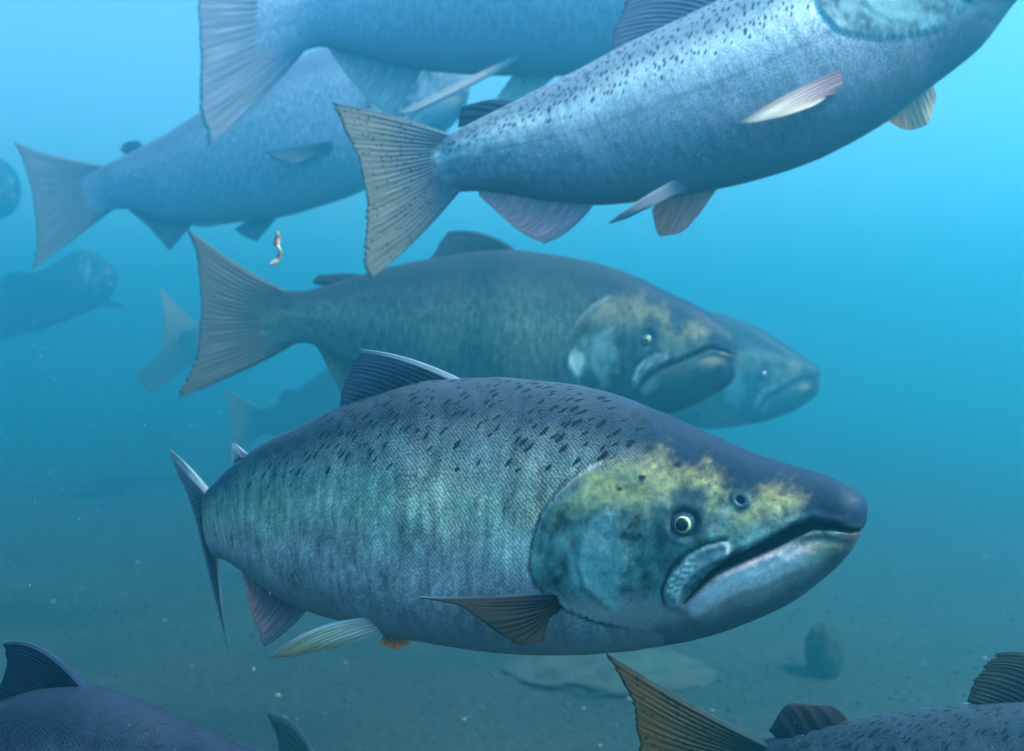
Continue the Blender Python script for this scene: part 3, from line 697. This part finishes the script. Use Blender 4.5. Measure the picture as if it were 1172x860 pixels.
H_ = Fish([(135, 316, 134, 321, 2.95, .9), (128, 304, 129, 331, 2.95, .75), (114, 293, 120, 345, 2.96, .6), (96, 286, 104, 355, 2.98, .65), (70, 298, 80, 366, 3.0, .55), (38, 316, 48, 377, 3.05, .5), (0, 338, 8, 387, 3.1, .48), (-45, 360, -38, 398, 3.2, .45), (-85, 376, -80, 402, 3.3, .4), (-110, 382, -108, 402, 3.38, .25)],
          'blunt dark far-off fish in the haze at the left edge', [(135, 318), (112, 306), (106, 330)], 150, 80, SK3, PG, 0, ds=3.1, tip=.1, detail=.5)
H_.fin('tail_fin', [(-106, 380), (-110, 392), (-106, 403)], [(-150, 355), (-142, 392), (-150, 425)], None, 16, (.1, .12, .14), (.12, .13, .14), thick=.006)
H_.fin('pectoral_fin', [(122, 343, 2.93), (120, 346, 2.93), (115, 349, 2.93)], [(143, 350, 2.90), (138, 353, 2.90), (126, 354, 2.90)], None, 7, (.03, .04, .05), (.05, .05, .06), thick=.005)
H_.fin('dorsal_fin', [(45, 312), (25, 324), (8, 334)], [(10, 312), (0, 322), (-4, 336)], None, 10, (.05, .06, .07), (.06, .07, .08), thick=.006)

I_ = Fish([(318, 352, 318, 362, 3.9, .9), (312, 342, 312, 374, 3.9, .8), (298, 332, 298, 388, 3.82, .6), (280, 330, 280, 398, 3.7, .5), (262, 336, 262, 404, 3.55, .46), (245, 350, 246, 408, 3.4, .42), (232, 366, 234, 408, 3.28, .36), (222, 376, 224, 408, 3.2, .2)],
          'faint dark tail with orange lower tip, behind the tail of the second-row salmon', None, 110, 60, SK3, PG, 0, ds=2.5)
I_.fin('tail_fin', [(227, 372), (222, 384), (222, 398), (228, 410)], [(182, 328), (188, 365), (184, 400), (156, 432), (176, 450)], None, 18, (.06, .08, .1), (.26, .17, .10), thick=.007)
I_.fin('anal_fin', [(262, 402), (250, 406), (240, 407)], [(245, 428), (240, 422), (235, 412)], None, 9, (.1, .1, .11), (.16, .13, .12), thick=.006)

J_ = Fish([(560, 432, 560, 444, 2.75, .9), (552, 420, 554, 458, 2.75, .8), (530, 408, 532, 478, 2.76, .6), (495, 396, 498, 498, 2.78, .5), (455, 392, 458, 512, 2.8, .46), (415, 400, 418, 520, 2.83, .45), (380, 418, 384, 520, 2.87, .44), (350, 440, 354, 512, 2.9, .41), (325, 458, 328, 503, 2.94, .36), (305, 467, 308, 498, 2.97, .3), (292, 470, 295, 496, 2.99, .18)],
          'faded salmon tail with orange edge above the largest fish, left of its dorsal fin', None, 130, 72, SK3, dict(PB, silver=.1), 0, ds=2.5)
J_.fin('tail_fin', [(298, 468), (294, 476), (294, 488), (299, 498)], [(257, 444), (262, 465), (265, 490), (262, 525)], None, 18, (.10, .12, .13), (.38, .24, .14), thick=.006)
J_.fin('adipose_fin', [(340, 449), (332, 454), (324, 460)], [(336, 446), (324, 448), (319, 458)], None, 4, (.03, .05, .06), (.03, .05, .06), thick=.006, fray=0)
J_.fin('dorsal_fin', [(470, 395), (450, 395), (430, 399)], [(440, 378), (430, 386), (424, 399)], None, 10, (.05, .06, .07), (.06, .07, .08), thick=.006)

# ---- salmon along the bottom edge ---------------------------------------------
PK = dict(back=(.014, .022, .045), upper=(.03, .04, .07), mid=(.08, .1, .13), low=(.2, .22, .26), belly=(.3, .3, .32), silver=.15, yel=.4)
K_ = Fish([(520, 985, 518, 1000, .80, .9), (512, 968, 512, 1020, .80, .8), (488, 950, 492, 1045, .805, .62), (440, 928, 446, 1072, .81, .53), (380, 901, 386, 1092, .82, .48), (320, 876, 325, 1104, .825, .46), (262, 850, 264, 1108, .83, .46), (205, 823, 205, 1106, .84, .46), (150, 800, 150, 1100, .845, .46), (100, 786, 100, 1090, .85, .45),
           (50, 788, 50, 1076, .86, .44), (0, 804, 2, 1056, .87, .43), (-55, 828, -50, 1030, .88, .41), (-110, 856, -104, 1002, .89, .38), (-155, 880, -150, 982, .90, .33), (-185, 892, -180, 976, .905, .2)],
          'near dark blue back and dorsal fin cut off at the bottom left corner', [(521, 990), (415, 985), (408, 1035)], 200, 110, SK1, PK, .5, ds=0.76)
K_.fin('dorsal_fin', [(102, 789), (68, 789), (35, 796), (2, 806)], [(4, 737), (8, 757), (2, 780), (-8, 803)], [(52, 744), (40, 762), (18, 787), (-4, 805)], 24, (.014, .022, .045), (.03, .04, .08), (.03, .06, .12), thick=.004)
K_.fin('tail_fin', [(-178, 893), (-182, 915), (-182, 955), (-176, 976)], [(-290, 825), (-276, 890), (-276, 980), (-290, 1045)], None, 22, (.08, .1, .14), (.12, .13, .16), thick=.005)
K_.fin('adipose_fin', [(-80, 843), (-92, 850), (-102, 856)], [(-98, 832), (-108, 838), (-112, 850)], None, 4, (.05, .06, .09), (.05, .06, .09), thick=.004, fray=0)
K_.eyes(415, 985, 9)

PL = dict(back=(.030, .046, .075), upper=(.045, .06, .085), mid=(.12, .15, .17), low=(.2, .22, .24), belly=(.3, .3, .3), silver=.1)
L_ = Fish([(1622, 930, 1620, 945, 1.04, .9), (1612, 912, 1610, 962, 1.04, .8), (1580, 885, 1580, 985, 1.045, .62), (1520, 852, 1520, 1010, 1.05, .53), (1450, 826, 1450, 1028, 1.06, .48), (1370, 808, 1370, 1040, 1.07, .46), (1300, 801, 1298, 1042, 1.08, .46), (1230, 799, 1226, 1036, 1.09, .46), (1165, 803, 1160, 1022, 1.10, .45),
           (1104, 808, 1098, 1002, 1.11, .44), (1040, 814, 1034, 976, 1.12, .42), (980, 822, 974, 950, 1.13, .39), (925, 834, 918, 927, 1.14, .35), (885, 845, 880, 915, 1.15, .30), (862, 850, 858, 918, 1.155, .18)],
          'salmon at the bottom right edge showing only its dark spotted back, tail and fins', [(1622, 938), (1510, 920), (1505, 962)], 220, 110, SK1, PL, 1.1, ds=0.72)
L_.fin('tail_fin', [(874, 848), (862, 862), (862, 900), (872, 917)], [(695, 748), (712, 780), (728, 822), (732, 880), (715, 950), (698, 1010)], [(792, 806), (790, 830), (790, 858), (790, 888), (788, 920), (785, 952)], 26, (.02, .028, .03), (.17, .09, .035), (.05, .08, .10), spots=1.0, thick=.004)
L_.fin('adipose_fin', [(970, 824), (930, 834), (890, 846)], [(948, 810), (905, 806), (880, 836)], [(960, 812), (918, 812), (884, 840)], 5, (.03, .03, .045), (.06, .045, .06), thick=.004, fray=0)
L_.fin('dorsal_fin', [(1268, 800), (1220, 801), (1175, 804), (1130, 808)], [(1140, 748), (1126, 765), (1114, 785), (1107, 803)], [(1208, 756), (1172, 772), (1143, 793), (1115, 806)], 15, (.015, .02, .03), (.09, .075, .07), (.05, .06, .08), thick=.004, fray=.07)
L_.eyes(1510, 920, 9)

PGM = dict(PG, back=(.02, .03, .035), upper=(.03, .04, .05))
M_ = Fish([(640, 1010, 638, 1022, 1.92, .9), (628, 992, 628, 1038, 1.92, .8), (590, 968, 590, 1052, 1.93, .6), (540, 945, 540, 1052, 1.94, .5), (490, 925, 490, 1038, 1.95, .46), (440, 905, 440, 1005, 1.96, .43), (400, 892, 400, 960, 1.97, .38), (375, 888, 375, 935, 1.98, .32), (358, 884, 358, 934, 1.985, .2)],
          'dim tail tip of a salmon at the bottom edge, right of the corner fish', None, 110, 64, SK3, PGM, 0, ds=.82)
M_.fin('tail_fin', [(366, 884), (358, 896), (358, 922), (366, 934)], [(306, 817), (318, 850), (320, 900), (306, 985)], [(344, 836), (335, 872), (336, 908), (342, 962)], 20, (.012, .02, .022), (.03, .04, .04), (.12, .15, .15), thick=.004)
M_.fin('dorsal_fin', [(520, 938), (495, 930), (470, 920)], [(472, 906), (462, 908), (456, 916)], None, 10, (.05, .06, .07), (.06, .07, .08), thick=.006)

# ------------------------------------------------------------------ river bed
def bed_height(x, y):
    return BED_Z + .05 * fbm(x * .55 + 7, y * .55 + 3, 51) + (.016) * fbm(x * 3, y * 3, 52)

def grid_mesh(name, xs, ys, mat):
    X, Y = np.meshgrid(xs, ys); Z = bed_height(X, Y); nx, ny = len(xs), len(ys)
    v = np.stack([X, Y, Z], -1).reshape(-1, 3)
    i, j = np.meshgrid(np.arange(ny - 1), np.arange(nx - 1), indexing='ij')
    q = np.stack([i * nx + j, i * nx + j + 1, (i + 1) * nx + j + 1, (i + 1) * nx + j], -1).reshape(-1, 4)
    me = bpy.data.meshes.new(name); me.from_pydata(v.tolist(), [], q.tolist())
    return link(name, me, mat)

def bed_material():
    m, n, l = newmat('river_silt')
    out = n.new('ShaderNodeOutputMaterial'); bs = n.new('ShaderNodeBsdfPrincipled'); l.new(bs.outputs[0], out.inputs[0])
    tc = n.new('ShaderNodeTexCoord')
    a = n.new('ShaderNodeTexNoise'); a.inputs['Scale'].default_value = 1.6; a.inputs['Detail'].default_value = 7; a.inputs['Roughness'].default_value = .65; l.new(tc.outputs['Object'], a.inputs['Vector'])
    b = n.new('ShaderNodeTexNoise'); b.inputs['Scale'].default_value = 38; b.inputs['Detail'].default_value = 5; l.new(tc.outputs['Object'], b.inputs['Vector'])
    c1 = mixc(n, l, mrange(n, l, a.outputs[0], .38, .62), (.003, .006, .006, 1), (.014, .018, .014, 1))
    f = mrange(n, l, b.outputs[0], .3, .7, .55, 1.5); cb = n.new('ShaderNodeCombineColor')
    for i in range(3): l.new(f, cb.inputs[i])
    l.new(mixc(n, l, 1.0, c1, cb.outputs[0], 'MULTIPLY'), bs.inputs['Base Color'])
    bs.inputs['Roughness'].default_value = .9
    bp = n.new('ShaderNodeBump'); bp.inputs['Distance'].default_value = .02; l.new(b.outputs[0], bp.inputs['Height']); l.new(bp.outputs[0], bs.inputs['Normal'])
    return m

xs = np.unique(np.concatenate([np.linspace(-29, -5, 25), np.linspace(-5, 5, 170), np.linspace(5, 29, 25)]))
ys = np.unique(np.concatenate([np.linspace(-29, 1, 31), np.linspace(1, 9, 140), np.linspace(9, 29, 21)]))
tag(grid_mesh('riverbed', xs, ys, bed_material()), 'dark silty river bed fading into blue-green water', kind='structure')

def stone_mesh(name, sx, sy, sz, seed, a=20, b=12, rough=.25):
    vs, f = [], []
    th = np.linspace(0, np.pi, b + 1)[:, None]; ph = np.linspace(0, 2 * np.pi, a, endpoint=False)[None]
    x = np.sin(th) * np.cos(ph); y = np.sin(th) * np.sin(ph); z = np.cos(th) + 0 * ph
    r = 1 + rough * fbm(x * 1.4 + seed, y * 1.4 + z * 1.1 + seed * 2, seed) + rough * .4 * fbm(x * 4 + z * 3, y * 4 - z * 2, seed + 5)
    r[0] = r[0].mean(); r[-1] = r[-1].mean()
    v = np.stack([x * r * sx, y * r * sy, np.sign(z) * np.abs(z) ** .8 * r * sz], -1).reshape(-1, 3)
    for i in range(b):
        for j in range(a): f.append((i * a + j, (i + 1) * a + j, (i + 1) * a + (j + 1) % a, i * a + (j + 1) % a))
    me = bpy.data.meshes.new(name); me.from_pydata(v.tolist(), [], f)
    return me

PALE = plain('pale_stone', (.026, .030, .022), .95, 0, 14, .7, .02)
DARKST = plain('dark_stone', (.006, .009, .009), .85, 0, 9, .4, .02)
def stone(name, px, py, sx, sy, sz, mat, label, seed, rz=0, sink=.4):
    # where the sight line through that photo point meets the bed
    dirv = P(px, py, 1.0); d = BED_Z / dirv[2]; x, y = dirv[0] * d, d
    o = link(name, stone_mesh(name, sx, sy, sz, seed, 40, 24), mat)
    o.location = (x, y, float(bed_height(np.array([x]), np.array([y]))[0]) + sz * (1 - sink) - .01); o.rotation_euler = (0, 0, rz)
    return tag(o, label, 'rock')
stone('flat_rock', 695, 775, .34, .26, .035, PALE, 'broad pale flat rock on the dark river bed under the belly of the largest fish', 3, .15, .62)
stone('dark_rock', 943, 783, .055, .06, .085, DARKST, 'upright dark rock on the river bed below the snout of the largest fish', 8, .3, .15)

# gravel: pebbles and pale grit no one could count
def gravel():
    vs, fs = [], []
    ico = np.array([(0, 0, 1), (.89, 0, .45), (.28, .85, .45), (-.72, .53, .45), (-.72, -.53, .45), (.28, -.85, .45), (.72, .53, -.45), (-.28, .85, -.45), (-.89, 0, -.45), (-.28, -.85, -.45), (.72, -.53, -.45), (0, 0, -1)])
    tri = [(0, 1, 2), (0, 2, 3), (0, 3, 4), (0, 4, 5), (0, 5, 1), (1, 6, 2), (2, 7, 3), (3, 8, 4), (4, 9, 5), (5, 10, 1), (6, 7, 2), (7, 8, 3), (8, 9, 4), (9, 10, 5), (10, 6, 1), (11, 7, 6), (11, 8, 7), (11, 9, 8), (11, 10, 9), (11, 6, 10)]
    n = 5200
    y = 2.1 + 4.6 * rng.random(n) ** 1.3; x = (rng.random(n) - .5) * (y * 1.1 + .6)
    z = bed_height(x, y); r = .002 + .009 * rng.random(n) ** 3.2
    cols = []
    for i in range(n):
        s = r[i] * (np.array([1, .8, .55]) * (.75 + .5 * rng.random(3)))
        p = ico * (1 + .25 * (rng.random((12, 1)) - .5)) * s
        c, sn = math.cos(i), math.sin(i)
        p = np.stack([p[:, 0] * c - p[:, 1] * sn, p[:, 0] * sn + p[:, 1] * c, p[:, 2]], 1) + (x[i], y[i], z[i] + s[2] * .3)
        fs += [tuple(k + 12 * i for k in t) for t in tri]; vs.append(p)
        pale = rng.random() < .06
        cols.append(np.tile((*( (.36, .35, .27) if pale else np.array((.014, .016, .014)) * (.5 + rng.random())), 1), (12, 1)))
    me = bpy.data.meshes.new('gravel'); me.from_pydata(np.concatenate(vs).tolist(), [], fs)
    at = me.color_attributes.new('pig', 'FLOAT_COLOR', 'POINT'); at.data.foreach_set('color', np.concatenate(cols).ravel().astype(np.float32))
    m, nn, l = newmat('gravel'); out = nn.new('ShaderNodeOutputMaterial'); bs = nn.new('ShaderNodeBsdfPrincipled'); l.new(bs.outputs[0], out.inputs[0])
    a = nn.new('ShaderNodeAttribute'); a.attribute_name = 'pig'; l.new(a.outputs[0], bs.inputs[0]); bs.inputs['Roughness'].default_value = .85
    return tag(link('gravel', me, m), 'dark gravel with pale grit strewn over the river bed', kind='stuff')
gravel()

# drifting motes in the water
def motes():
    n = 15000
    vs, fs = [], []
    o8 = np.array([(1, 0, 0), (-1, 0, 0), (0, 1, 0), (0, -1, 0), (0, 0, 1), (0, 0, -1)], float)
    t8 = [(0, 2, 4), (2, 1, 4), (1, 3, 4), (3, 0, 4), (2, 0, 5), (1, 2, 5), (3, 1, 5), (0, 3, 5)]
    for i in range(n):
        d = .45 + 3.6 * random.random() ** .8; x = (random.random() - .5) * d; z = (random.random() - .52) * .76 * d
        if z < BED_Z + .1: continue
        px_ = d / F                                  # the finest are smaller than a pixel
        r = px_ * (.30 + .45 * random.random() ** 2) if i > 140 else .0003 + .0008 * random.random() ** 4
        b = len(vs)
        for q in o8: vs.append(q * r * (np.array([1, 1, .6]) if i % 2 else np.array([.7, 1, 1])) + (x, d, z))
        fs += [tuple(k + b for k in t) for t in t8]
    me = bpy.data.meshes.new('drifting_motes'); me.from_pydata([tuple(v) for v in vs], [], fs)
    return tag(link('drifting_motes', me, plain('mote', (.34, .34, .30), .8), None, False), 'tiny pale motes drifting in the water', kind='stuff')
motes()

# ------------------------------------------------------------------ scrap of leaf
def leaf(px, py, d):
    root = empty('leaf_scrap', Vector(P(px, py, d)))
    tag(root, 'small curled orange and white leaf scrap drifting above the second-row tail', 'leaf')
    n = 13; vs = []; k = d / F
    pts = [(0, -20, 2), (1, -14, 4), (-1, -8, 5), (1, -2, 3.5), (4, 3, 3), (2, 8, 3.5), (-1, 13, 4), (-5, 18, 6)]
    pts = resample([(a, b, c) for a, b, c in pts], n)
    for sgn in (1, -1):
        for i, (a, b, c) in enumerate(pts):
            for s in (-1, -.4, .2, 1):
                yy = 3 * math.sin(i * .9) * .5 + (1 - s * s) * -2.2 + sgn * .35
                vs.append((( a + s * c * .8) * k, yy * k, -b * k))
    f = []; K = n * 4
    for i in range(n - 1):
        for j in range(3):
            q = (i * 4 + j, i * 4 + j + 1, i * 4 + 5 + j, i * 4 + 4 + j); f.append(q); f.append(tuple(x + K for x in q[::-1]))
    me = bpy.data.meshes.new('leaf_blade'); me.from_pydata(vs, [], f)
    m, nn, l = newmat('withered_leaf'); out = nn.new('ShaderNodeOutputMaterial'); bs = nn.new('ShaderNodeBsdfPrincipled'); l.new(bs.outputs[0], out.inputs[0])
    tc = nn.new('ShaderNodeTexCoord'); no = nn.new('ShaderNodeTexNoise'); no.inputs['Scale'].default_value = 110; l.new(tc.outputs['Object'], no.inputs['Vector'])
    l.new(mixc(nn, l, mrange(nn, l, no.outputs[0], .45, .58), (.20, .07, .025, 1), (.55, .5, .45, 1)), bs.inputs[0])
    link('blade', me, m, root)
    st = bpy.data.meshes.new('leaf_stalk'); sv = []; sf = []
    for i in range(6):
        for j in range(5):
            a = 2 * math.pi * j / 5; sv.append(((-4 - i * .8 + .5 * math.cos(a)) * k, .5 * math.sin(a) * k, -(18 + i * .9) * k))
    for i in range(5):
        for j in range(5): sf.append((i * 5 + j, i * 5 + (j + 1) % 5, i * 5 + 5 + (j + 1) % 5, i * 5 + 5 + j))
    st.from_pydata(sv, [], sf); link('stalk', st, m, root)
leaf(317, 285, 1.35)

# ------------------------------------------------------------------ the water body
def haze():
    z0, z1, r = BED_Z - 1.2, WATER_TOP, 31
    v = [(x, y, z) for z in (z0, z1) for x, y in ((-r, -r), (r, -r), (r, r), (-r, r))]
    f = [(3, 2, 1, 0), (4, 5, 6, 7), (0, 1, 5, 4), (1, 2, 6, 5), (2, 3, 7, 6), (3, 0, 4, 7)]
    me = bpy.data.meshes.new('haze'); me.from_pydata(v, [], f)
    m, n, l = newmat('river_water'); out = n.new('ShaderNodeOutputMaterial'); vp = n.new('ShaderNodeVolumePrincipled')
    l.new(vp.outputs[0], out.inputs['Volume'])
    vp.inputs['Color'].default_value = WATER_COL; vp.inputs['Density'].default_value = DENS
    vp.inputs['Absorption Color'].default_value = WATER_ABS; vp.inputs['Anisotropy'].default_value = WATER_G
    vp.inputs['Density Attribute'].default_value = ''
    return tag(link('haze', me, m, None, False), 'clear blue-green river water', kind='stuff')
haze()
